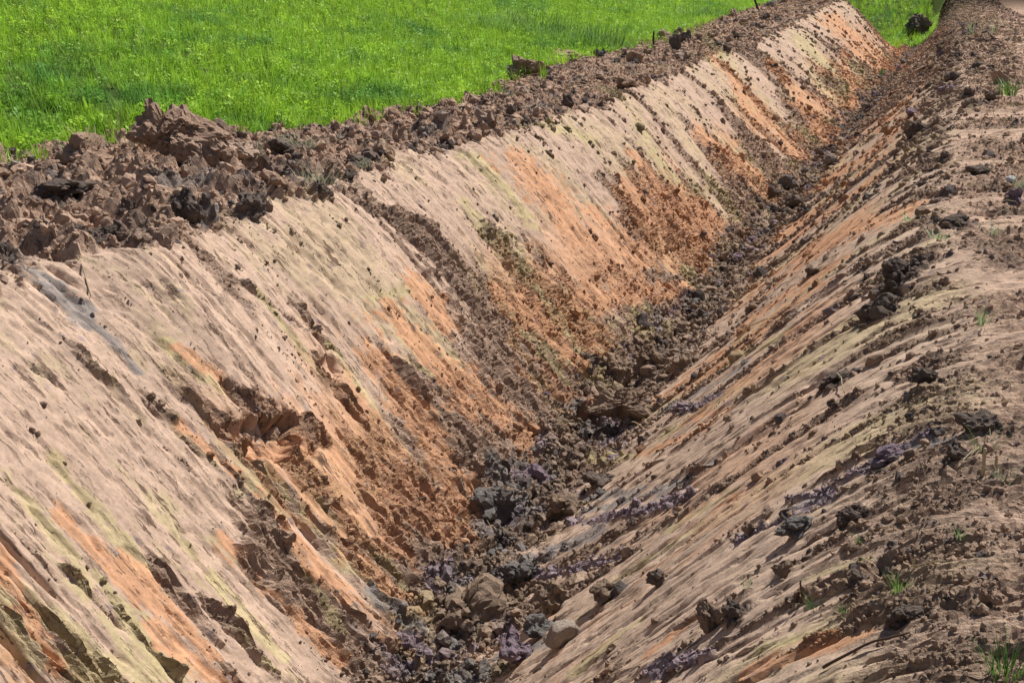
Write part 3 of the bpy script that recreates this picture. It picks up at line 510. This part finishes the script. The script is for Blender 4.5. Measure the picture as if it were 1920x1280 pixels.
def spot(s, t):
    i = int(np.clip(np.searchsorted(s_ax, s), 1, NS - 1)); j = int(np.clip(np.searchsorted(t_ax, t), 1, NTc - 1))
    if abs(s_ax[i - 1] - s) < abs(s_ax[i] - s): i -= 1
    if abs(t_ax[j - 1] - t) < abs(t_ax[j] - t): j -= 1
    return Vector((float(X[i, j]), float(Yd[i, j]), float(Z[i, j]))), Vector((float(NX[i, j]), 0, float(NZ[i, j]))), soil[i, j]
# ---------------------------------------------------------------- clods
def clod_mesh(name, sub, seed, kind='clod'):
    bm = bmesh.new(); bmesh.ops.create_icosphere(bm, subdivisions=sub, radius=1)
    r = random.Random(seed); off = Vector((r.uniform(-50, 50), r.uniform(-50, 50), r.uniform(-50, 50)))
    planes = []
    for _ in range(7 if kind == 'clod' else 9):
        d = Vector((r.gauss(0, 1), r.gauss(0, 1), r.gauss(0, 1))).normalized(); planes.append((d, r.uniform(.45, .85)))
    for v in bm.verts:
        p = v.co.copy()
        for d, h in planes:
            e = p.dot(d) - h
            if e > 0: p -= d * e * .92
        n = mnoise.noise(p * 1.1 + off) * .75 + mnoise.noise(p * 2.6 + off) * .30
        if sub >= 3: n += abs(mnoise.noise(p * 5.5 + off)) * .22 + mnoise.noise(p * 11 + off) * .10
        if kind == 'stone': n *= .3
        p += v.co * n
        v.co = p
    if kind == 'slab':                                   # broken lump: steep left end, long lit back falling to the right and front
        for v in bm.verts:
            x, y, z = v.co
            if z > -.2:
                ramp = max(.12, min(1.15, 1.0 - .52 * (x + .35))) * max(.25, min(1., .62 + .45 * y)) * (1 - .35 * math.exp(-((x + .35) / .10) ** 2))
                z = -.2 + (z + .2) * ramp * 1.25 + .10 * mnoise.noise(Vector((x * 4, y * 4, seed)))
            v.co = Vector((x * 1.15, y * .9, z))
    lo = min(v.co.z for v in bm.verts); hi = max(v.co.z for v in bm.verts); wx = max(v.co.x for v in bm.verts) - min(v.co.x for v in bm.verts)
    for v in bm.verts: v.co = Vector((v.co.x / wx, v.co.y / wx, (v.co.z - lo) / (hi - lo)))    # width 1, base at 0, height 1
    if kind != 'stone':
        for v in bm.verts: v.co += Vector((r.gauss(0, 1), r.gauss(0, 1), r.gauss(0, 1))) * (.016 if sub < 5 else .010)
    me = bpy.data.meshes.new(name); bm.to_mesh(me); bm.free()
    me.polygons.foreach_set('use_smooth', [kind == 'stone'] * len(me.polygons)); me.materials.append(M_CLOD)
    return me
CLODS_HI = [clod_mesh('earth_clod', 4, 100 + k) for k in range(8)]
CLODS_LO = [clod_mesh('earth_clod', 3, 200 + k) for k in range(12)]
SLABS = [clod_mesh('earth_slab', 5, 300 + k, 'slab') for k in range(2)]
STONES = [clod_mesh('stone', 3, 400 + k, 'stone') for k in range(2)]
CLOD_COL = dict(brown=(.43, .295, .215), tan=(.49, .355, .27), dark=(.185, .145, .122), floor=(.33, .24, .175), grey=(.225, .205, .19), mauve=(.27, .205, .235), pale=(.44, .36, .29), white=(.78, .77, .75))
def put_clod(me, name, s, t, w, h, col, label, cat, group=None, sink=.18, rz=None, tilt=0.):
    p, n, _ = spot(s, t)
    o = bpy.data.objects.new(name, me); COL.objects.link(o)
    dr = random.uniform(.8, 1.1)
    o.scale = (w, w * dr, h * (1 + sink))
    up = Vector((0, 0, 1)).lerp(n, .5).normalized()
    q = Vector((0, 0, 1)).rotation_difference(up) @ Quaternion((0, 0, 1), random.uniform(0, 6.28) if rz is None else rz)
    if tilt: q = Quaternion((0, 1, 0), tilt) @ q
    o.rotation_mode = 'QUATERNION'; o.rotation_quaternion = q
    o.location = p - up * h * sink
    j = random.uniform(.9, 1.1); o.color = (col[0] * j, col[1] * j, col[2] * j, 1)
    return tag(o, label, cat, group)
nh = ns_ = nst = 0
for (name, s, t, w, h, c, label, cat) in HEROES:
    if name == 'earth_slab': me = SLABS[ns_ % 2]; ns_ += 1; rz = YAW + (0 if ns_ == 1 else -.35)
    elif name == 'stone': me = STONES[nst % 2]; nst += 1; rz = None
    else: me = CLODS_HI[nh % len(CLODS_HI)]; nh += 1; rz = None
    hero = put_clod(me, name, s, t, w * 1.05, h * (.85 if c == 'dark' and s < 60 else .75 if s > 60 else 1), CLOD_COL[c], label, cat, rz=rz, sink=.40 if c == 'dark' and s < 60 else .2)

# lesser clods that nothing tells apart, by zone
WORD = dict(dark='blackish', brown='brown', tan='tan', grey='grey', mauve='mauve-grey', floor='damp brown')
def scatter_clods(n, weight, lo, hi, label, group, cols, dark):
    w = weight.astype(np.float64).ravel(); w /= w.sum()
    for k in rng.choice(w.size, n, replace=False, p=w):
        i, j = divmod(int(k), NTc); s = float(s_ax[i]); d = s * 1.1
        r = min(hi, max(lo, d * .0062 * float(rng.lognormal(0, .38))))
        ck = 'dark' if rng.random() < dark else cols[int(rng.integers(len(cols)))]
        where = 'near the front' if s < 8 else ('in the middle stretch' if s < 20 else 'in the far stretch')
        put_clod(CLODS_LO[int(rng.integers(len(CLODS_LO)))], 'earth_clod', s, float(t_ax[j]), r * float(rng.uniform(1.2, 2.0)), r * float(rng.uniform(.8, 1.3)), CLOD_COL[ck], label % (WORD[ck], where), 'clod', group, .25)
inview = ((S > 3.2) & (S < 70)).astype(np.float32)
scatter_clods(95, rim * (1 - meadow) * inview * fine * (T < 2.9) * (U < .88 * S), .04, .3, 'small %s clod loose on the left rim beside the meadow, %s', 'loose clods on the left rim', ['brown', 'brown', 'tan', 'grey'], .34)
scatter_clods(80, floor * inview * fine * (S > 4.8), .035, .25, 'small %s clod on the ditch floor, %s', 'loose clods on the ditch floor', ['floor', 'floor', 'grey', 'mauve'], .22)
scatter_clods(95, np.maximum(right * rough, verge * (T > -.25) * .8) * inview * fine * (.25 + (T < .4)), .02, .2, 'small %s clod on the right slope or verge, %s', 'loose clods on the right side', ['floor', 'brown', 'mauve'], .45)

# ---------------------------------------------------------------- scattered crumbs (uncountable)
def instancer(name, pts, scl, rot, tint, meshes, label, cat, mat):
    """one object whose geometry nodes put small meshes on points"""
    me = bpy.data.meshes.new(name); me.vertices.add(len(pts)); me.vertices.foreach_set('co', np.asarray(pts, np.float32).ravel())
    a = me.attributes.new('scl', 'FLOAT_VECTOR', 'POINT'); a.data.foreach_set('vector', np.asarray(scl, np.float32).ravel())
    a = me.attributes.new('rot', 'FLOAT_VECTOR', 'POINT'); a.data.foreach_set('vector', np.asarray(rot, np.float32).ravel())
    if tint is not None:
        a = me.attributes.new('tint', 'FLOAT_COLOR', 'POINT'); c4 = np.ones((len(pts), 4), np.float32); c4[:, :3] = tint; a.data.foreach_set('color', c4.ravel())
    me.attributes.new('pick', 'INT', 'POINT').data.foreach_set('value', rng.integers(0, len(meshes), len(pts)).astype(np.int32))
    me.materials.append(mat)
    o = bpy.data.objects.new(name, me); COL.objects.link(o); tag(o, label, cat, kind='stuff')
    src = bpy.data.collections.new(name + '_pieces')
    for m in meshes: src.objects.link(bpy.data.objects.new(m.name, m))
    g = bpy.data.node_groups.new(name, 'GeometryNodeTree')
    g.interface.new_socket('Geometry', in_out='INPUT', socket_type='NodeSocketGeometry'); g.interface.new_socket('Geometry', in_out='OUTPUT', socket_type='NodeSocketGeometry')
    N = g.nodes.new; L = g.links.new
    gi, go = N('NodeGroupInput'), N('NodeGroupOutput')
    ci = N('GeometryNodeCollectionInfo'); ci.inputs[0].default_value = src; ci.inputs[1].default_value = True; ci.inputs[2].default_value = True
    ip = N('GeometryNodeInstanceOnPoints'); ip.inputs['Pick Instance'].default_value = True
    def at(nm, ty):
        n = N('GeometryNodeInputNamedAttribute'); n.data_type = ty; n.inputs[0].default_value = nm; return n.outputs[0]
    L(gi.outputs[0], ip.inputs['Points']); L(ci.outputs[0], ip.inputs['Instance']); L(at('pick', 'INT'), ip.inputs['Instance Index'])
    er = N('FunctionNodeEulerToRotation'); L(at('rot', 'FLOAT_VECTOR'), er.inputs[0]); L(er.outputs[0], ip.inputs['Rotation'])
    L(at('scl', 'FLOAT_VECTOR'), ip.inputs['Scale']); L(ip.outputs[0], go.inputs[0])
    md = o.modifiers.new('scatter', 'NODES'); md.node_group = g
    return o
def crumb_mesh(seed):
    bm = bmesh.new(); bmesh.ops.create_icosphere(bm, subdivisions=2, radius=1)
    r = random.Random(seed); off = Vector((r.uniform(-50, 50),) * 3)
    for v in bm.verts:
        n = mnoise.noise(v.co * 1.2 + off) * .7 + mnoise.noise(v.co * 3.5 + off) * .35
        v.co = v.co * (1 + n) * .9
    me = bpy.data.meshes.new('crumb'); bm.to_mesh(me); bm.free(); me.materials.append(M_CRUMB); return me
CRUMBS = [crumb_mesh(k) for k in range(8)]
def crumbs(name, n, weight, label, k=1.0, darkp=.12, lip=0., damp=0.):
    w = (weight * fine * (S > 2.8)).astype(np.float64).ravel(); w /= w.sum()
    idx = rng.choice(w.size, n, replace=True, p=w); ii, jj = np.divmod(idx, NTc)
    r = np.clip((S[ii, jj] + 2) * .0009 * k * (1 - lip * sstep(10, 24, S[ii, jj])) * rng.lognormal(0, .65, n), .003, .09)
    pts = np.stack([X[ii, jj], Yd[ii, jj], Z[ii, jj]], -1)
    pts += np.stack([NX[ii, jj], 0 * r, NZ[ii, jj]], -1) * (r * .05)[:, None]
    pts[:, 1] += rng.uniform(-.5, .5, n) * ds[ii, 0]
    scl = r[:, None] * rng.uniform(.6, 1.35, (n, 3)); rot = rng.uniform(0, 6.28, (n, 3))
    c = soil[ii, jj] * rng.uniform(.85, 1.12, (n, 1)) * (1 - damp * (rough[ii, jj] < .4))[:, None]
    dk = rng.random(n) < darkp * (.5 + 1.2 * (pn(S * 1.7, A * 1.7, 110)[ii, jj] > .05)); c[dk] = np.array([.14, .115, .105]) * rng.uniform(.8, 1.3, (int(dk.sum()), 1))
    return instancer(name, pts, scl, rot, c, CRUMBS, label, 'soil crumbs', M_CRUMB)
nomead = 1 - meadow
dash = sstep(.30, .42, pn(ELL * 8, A * 1.1, 120) + .45 * pn(ELL * 22, A * 4, 121)) * sstep(-.1, .3, pn(ELL * 1.2, A * .8, 122))   # bits caught along the scrape lines
crumbs('rim_soil_crumbs', 26000, rim * nomead * (U < 1.0 * S), 'crumbly loose soil covering the left rim', 1.6, .07, .6)
crumbs('floor_soil_crumbs', 26000, floor * nomead, 'crumbly loose soil covering the ditch floor', 1.4, .10, .4)
crumbs('left_wall_crumbs', 32000, left * nomead * (.02 + rough ** 1.5 + 1.2 * dash), 'fine crumbs stuck in the torn bands of the left wall', .66, .03, 0., .45)
crumbs('right_slope_crumbs', 46000, right * nomead * (.015 + rough ** 2 + .5 * dash), 'loose crumbs on the right slope', .95, .09, 0., .3)
crumbs('verge_crumbs', 16000, verge * (T > -1) * (.1 + rough), 'loose crumbs on the right verge', .9, .07)
# ---------------------------------------------------------------- grass, weeds, sticks
def blade(vs, fs, base, h, lean, az, width, rnd, bend=.5, segs=3):
    d = Vector((math.cos(az), math.sin(az), 0)); side = Vector((-d.y, d.x, 0))
    b0 = len(vs)
    for k in range(segs + 1):
        q = k / segs
        p = base + Vector((0, 0, h * q * (1 - .25 * bend * q))) + d * (lean * h * (q + bend * q * q))
        w = width * (1 - q) ** .6 * .5 if k < segs else 0
        if k < segs: vs.append(p - side * w); vs.append(p + side * w)
        else: vs.append(p)
    for k in range(segs - 1): fs.append((b0 + 2 * k, b0 + 2 * k + 1, b0 + 2 * k + 3, b0 + 2 * k + 2))
    fs.append((b0 + 2 * segs - 2, b0 + 2 * segs - 1, b0 + 2 * segs))
def tuft_mesh(name, n, w, h, mat, seed, width=.008, flat=0.):
    r = random.Random(seed); vs, fs = [], []
    for k in range(n):
        az = r.uniform(0, 6.28); rad = w * .5 * math.sqrt(r.random())
        sp = 1. if w > .8 else .55; base = Vector((math.cos(az) * rad * sp, math.sin(az) * rad * sp, -.01))
        blade(vs, fs, base, h * r.uniform(.3 if w > .8 else .5, 1.05) * (1 - flat * r.random()), ((w / max(h, .01)) if w < .8 else 1.1) * r.uniform(.1, .55) * (1 + flat), az + r.uniform(-1.2, 1.2), width * r.uniform(.6, 1.3), r, r.uniform(.2, .9))
    me = bpy.data.meshes.new(name); me.from_pydata([tuple(v) for v in vs], [], fs); me.materials.append(mat); return me
GRASS = [tuft_mesh('grass_tuft', 13, .20, .29, M_GRASS, 500 + k, .010) for k in range(6)]
def leafy_mesh(seed):                                    # low leafy herb: short broad leaves at all angles
    r = random.Random(seed); vs, fs = [], []
    for k in range(16):
        az = r.uniform(0, 6.28); z = r.uniform(.03, .17); rad = r.uniform(0, .07)
        c = Vector((math.cos(az) * rad, math.sin(az) * rad, z)); a2 = az + r.uniform(-.8, .8)
        d = Vector((math.cos(a2), math.sin(a2), r.uniform(-.1, .7))).normalized() * r.uniform(.03, .055); sd_ = d.cross(Vector((0, 0, 1))).normalized() * r.uniform(.009, .016)
        b = len(vs); vs += [c, c + d * .5 + sd_, c + d, c + d * .5 - sd_]; fs.append((b, b + 1, b + 2, b + 3))
    me = bpy.data.meshes.new('leafy_herb'); me.from_pydata([tuple(v) for v in vs], [], fs); me.materials.append(M_GRASS); return me
GRASS += [leafy_mesh(560 + k) for k in range(4)]
n = 62000
gs = np.exp(rng.uniform(np.log(7.5), np.log(135), n)); gt = 2.62 + 4.9 * rng.random(n) ** 1.35
gu = np.where(gt < 3, 0, 1)
cands = []
mx_, my_, mz_ = macro(gs, gt)
edge_n = .10 * pn(gs * .8, gt * A_M * .8, 64)
keep = (gt + edge_n > 2.95) | ((gt + 2.2 * edge_n > 2.72) & (rng.random(n) < .035))
cands.append(np.stack([mx_, my_, mz_ - .02 + .05 * (gt < 2.93)], -1)[keep]); sc1 = (rng.uniform(.65, 1.15, n) * (1 + gs / 70))[keep]
# old ditch and grass across the far end
m2 = 3500
fs_ = rng.uniform(S_END + 1.0, 128, m2); ft_ = rng.uniform(.55, 3.1, m2)
fx, fy, fz = macro(fs_, ft_); k2 = (ft_ > 1.2) | (fs_ > S_END + 10)
cands.append(np.stack([fx, fy, fz], -1)[k2]); sc2 = (rng.uniform(.8, 1.4, m2) * 2.0)[k2]
pts = np.concatenate(cands); sc = np.concatenate([sc1, sc2])
scl = np.stack([sc, sc, sc * rng.uniform(.8, 1.2, len(sc))], -1); rot = np.stack([rng.normal(0, .12, len(sc)), rng.normal(0, .12, len(sc)), rng.uniform(0, 6.28, len(sc))], -1)
instancer('meadow_grass', pts, scl, rot, None, GRASS, 'dense bright green grass of the meadow beyond the rim', 'grass', M_GRASS)

def tube(vs, fs, pts, r0, r1, n=6):
    b = len(vs)
    for k, p in enumerate(pts):
        a = pts[min(k + 1, len(pts) - 1)] - pts[max(k - 1, 0)]; a.normalize()
        x = a.orthogonal().normalized(); y = a.cross(x); r = r0 + (r1 - r0) * k / (len(pts) - 1)
        for m in range(n):
            q = 2 * math.pi * m / n; vs.append(p + x * (r * math.cos(q)) + y * (r * math.sin(q)))
    for k in range(len(pts) - 1):
        for m in range(n): fs.append((b + k * n + m, b + k * n + (m + 1) % n, b + (k + 1) * n + (m + 1) % n, b + (k + 1) * n + m))
    fs.append(tuple(b + m for m in reversed(range(n)))); fs.append(tuple(b + (len(pts) - 1) * n + m for m in range(n)))
for k, (s, t, w, h, c, nb, label) in enumerate(TUFTS):
    p, nrm, _ = spot(s, t)
    name = 'dry_grass_tuft' if c == 'dry' else ('grass_tuft' if 'grass' in label else 'weed')
    wd = max(.004, .0009 * s)
    args = (max(nb, 14) * (7 if c == 'darkgreen' and s > 9 else 1), w * (2.6 if c == 'darkgreen' and s > 9 else 1.15), h * (.75 if c == 'darkgreen' and s > 9 else 1.35), M_LEAF[c], 700 + k, wd, .35 if 'tangle' in label or 'bunch pulled' in label or 'lying' in label else 0)
    if s < 6.5:                                          # near enough to pick the leaves apart
        o = bpy.data.objects.new(name, None); o.empty_display_size = .02
        src = tuft_mesh('leaf', *args); nv = 7
        co = [v.co.copy() for v in src.vertices]; bpy.data.meshes.remove(src)
        for q in range(len(co) // nv):
            lf = mesh_obj('leaf', co[q * nv:(q + 1) * nv], [(0, 1, 3, 2), (2, 3, 5, 4), (4, 5, 6)], M_LEAF[c], o)
        sv, sf = [], []; tube(sv, sf, [Vector((0, 0, -.02)), Vector((.002, 0, h * .2)), Vector((.004, .003, h * .45))], .003, .0012, 5)
        mesh_obj('stem', sv, sf, M_LEAF[c], o)
    else: o = bpy.data.objects.new(name, tuft_mesh(name, *args))
    COL.objects.link(o)
    o.location = p + Vector((0, 0, .03 if s > 6 else .0)); o.rotation_euler.z = random.uniform(0, 6.28)
    tag(o, label, 'grass tuft' if 'grass' in name else 'weed')
# dry grass still growing on the rounded clod
hc = [o for o in COL.objects if 'topped with dry grass' in o.get('label', '')][0]
dg = bpy.data.objects.new('dry_grass', tuft_mesh('dry_grass', 40, .8, .5, M_LEAF['dry'], 990, .02, .5)); COL.objects.link(dg); dg.parent = hc; dg.location = (0, 0, .82)

cr = Vector((math.cos(YAW), math.sin(YAW), 0))
for (s0, t0, s1, t1, dx, dz, th, c, label) in STICKS:
    p, nrm, _ = spot(s0, t0); pts = []
    if s1 == 0:
        p = p - Vector((0, 0, .04)); e = p + cr * dx + Vector((0, 0, dz + .04))
    else:
        e, _, _ = spot(s1, t1); p = p + nrm * th; e = e + nrm * th
    L = (e - p).length
    for k in range(9):
        q = k / 8; w = mnoise.noise_vector(Vector((s0 * 9, t0 * 9, q * 2.2))) * (L * .06)
        m = p.lerp(e, q) + w * math.sin(math.pi * q) + (nrm * (L * .05 * math.sin(math.pi * q)) if s1 else Vector((0, 0, 0)))
        pts.append(m)
    org = pts[0].copy(); vs, fs = [], []
    tube(vs, fs, [q - org for q in pts], th * .5, th * .36)
    name = 'stake' if 'stake' in label else ('root' if 'root' in label else ('stick_stub' if 'stub' in label and c == 'bark' else ('dry_stub' if 'stub' in label else ('twig' if 'twig' in label else 'straw_stalk'))))
    o = mesh_obj(name, vs, fs, M_LEAF[c], smooth=True); o.location = org
    tag(o, label, {'stake': 'stake', 'root': 'root', 'twig': 'twig'}.get(name, 'stub' if 'stub' in name else 'straw'))

# loose straw and rootlets, too many and too fine to count
def litter(name, n, weight, label, mat, lm=1.):
    w = (weight * fine * (S > 2.9)).astype(np.float64).ravel(); w /= w.sum(); vs, fs = [], []
    for k in rng.choice(w.size, n, replace=False, p=w):
        i, j = divmod(int(k), NTc); p = Vector((float(X[i, j]), float(Yd[i, j]), float(Z[i, j]))); nn = Vector((float(NX[i, j]), 0, float(NZ[i, j])))
        s = float(s_ax[i]); L = lm * min(.6, s * .017 * float(rng.lognormal(0, .5))); th = max(.0011, s * .00030)
        d = Vector(rng.normal(size=3)); d -= nn * d.dot(nn) * .8; d.normalize(); c = Vector(rng.normal(size=3)) * .35
        tube(vs, fs, [p + nn * th * 2 + d * (L * (q - .5)) + c * (L * (q - .5) ** 2) + nn * (.10 * L * (1 - 4 * (q - .5) ** 2)) for q in (0, .25, .5, .75, 1)], th, th * .5, 3)
    o = mesh_obj(name, vs, fs, mat); tag(o, label, 'straw', kind='stuff')
litter('rim_straw', 900, rim * nomead * (U < 1.0 * S), 'fine straw and rootlets in the soil of the left rim', M_LEAF['straw'])
litter('right_side_straw', 2000, np.maximum(verge * (T > -.6) * (1 + 3 * (S < 6)), right * rough * (1 - sstep(.1, .6, T))), 'fine straw and roots on the right verge and slope top', M_LEAF['straw'])
litter('floor_straw', 160, floor + .12 * left * rough, 'sparse straw on the ditch floor', M_LEAF['straw'], .8)
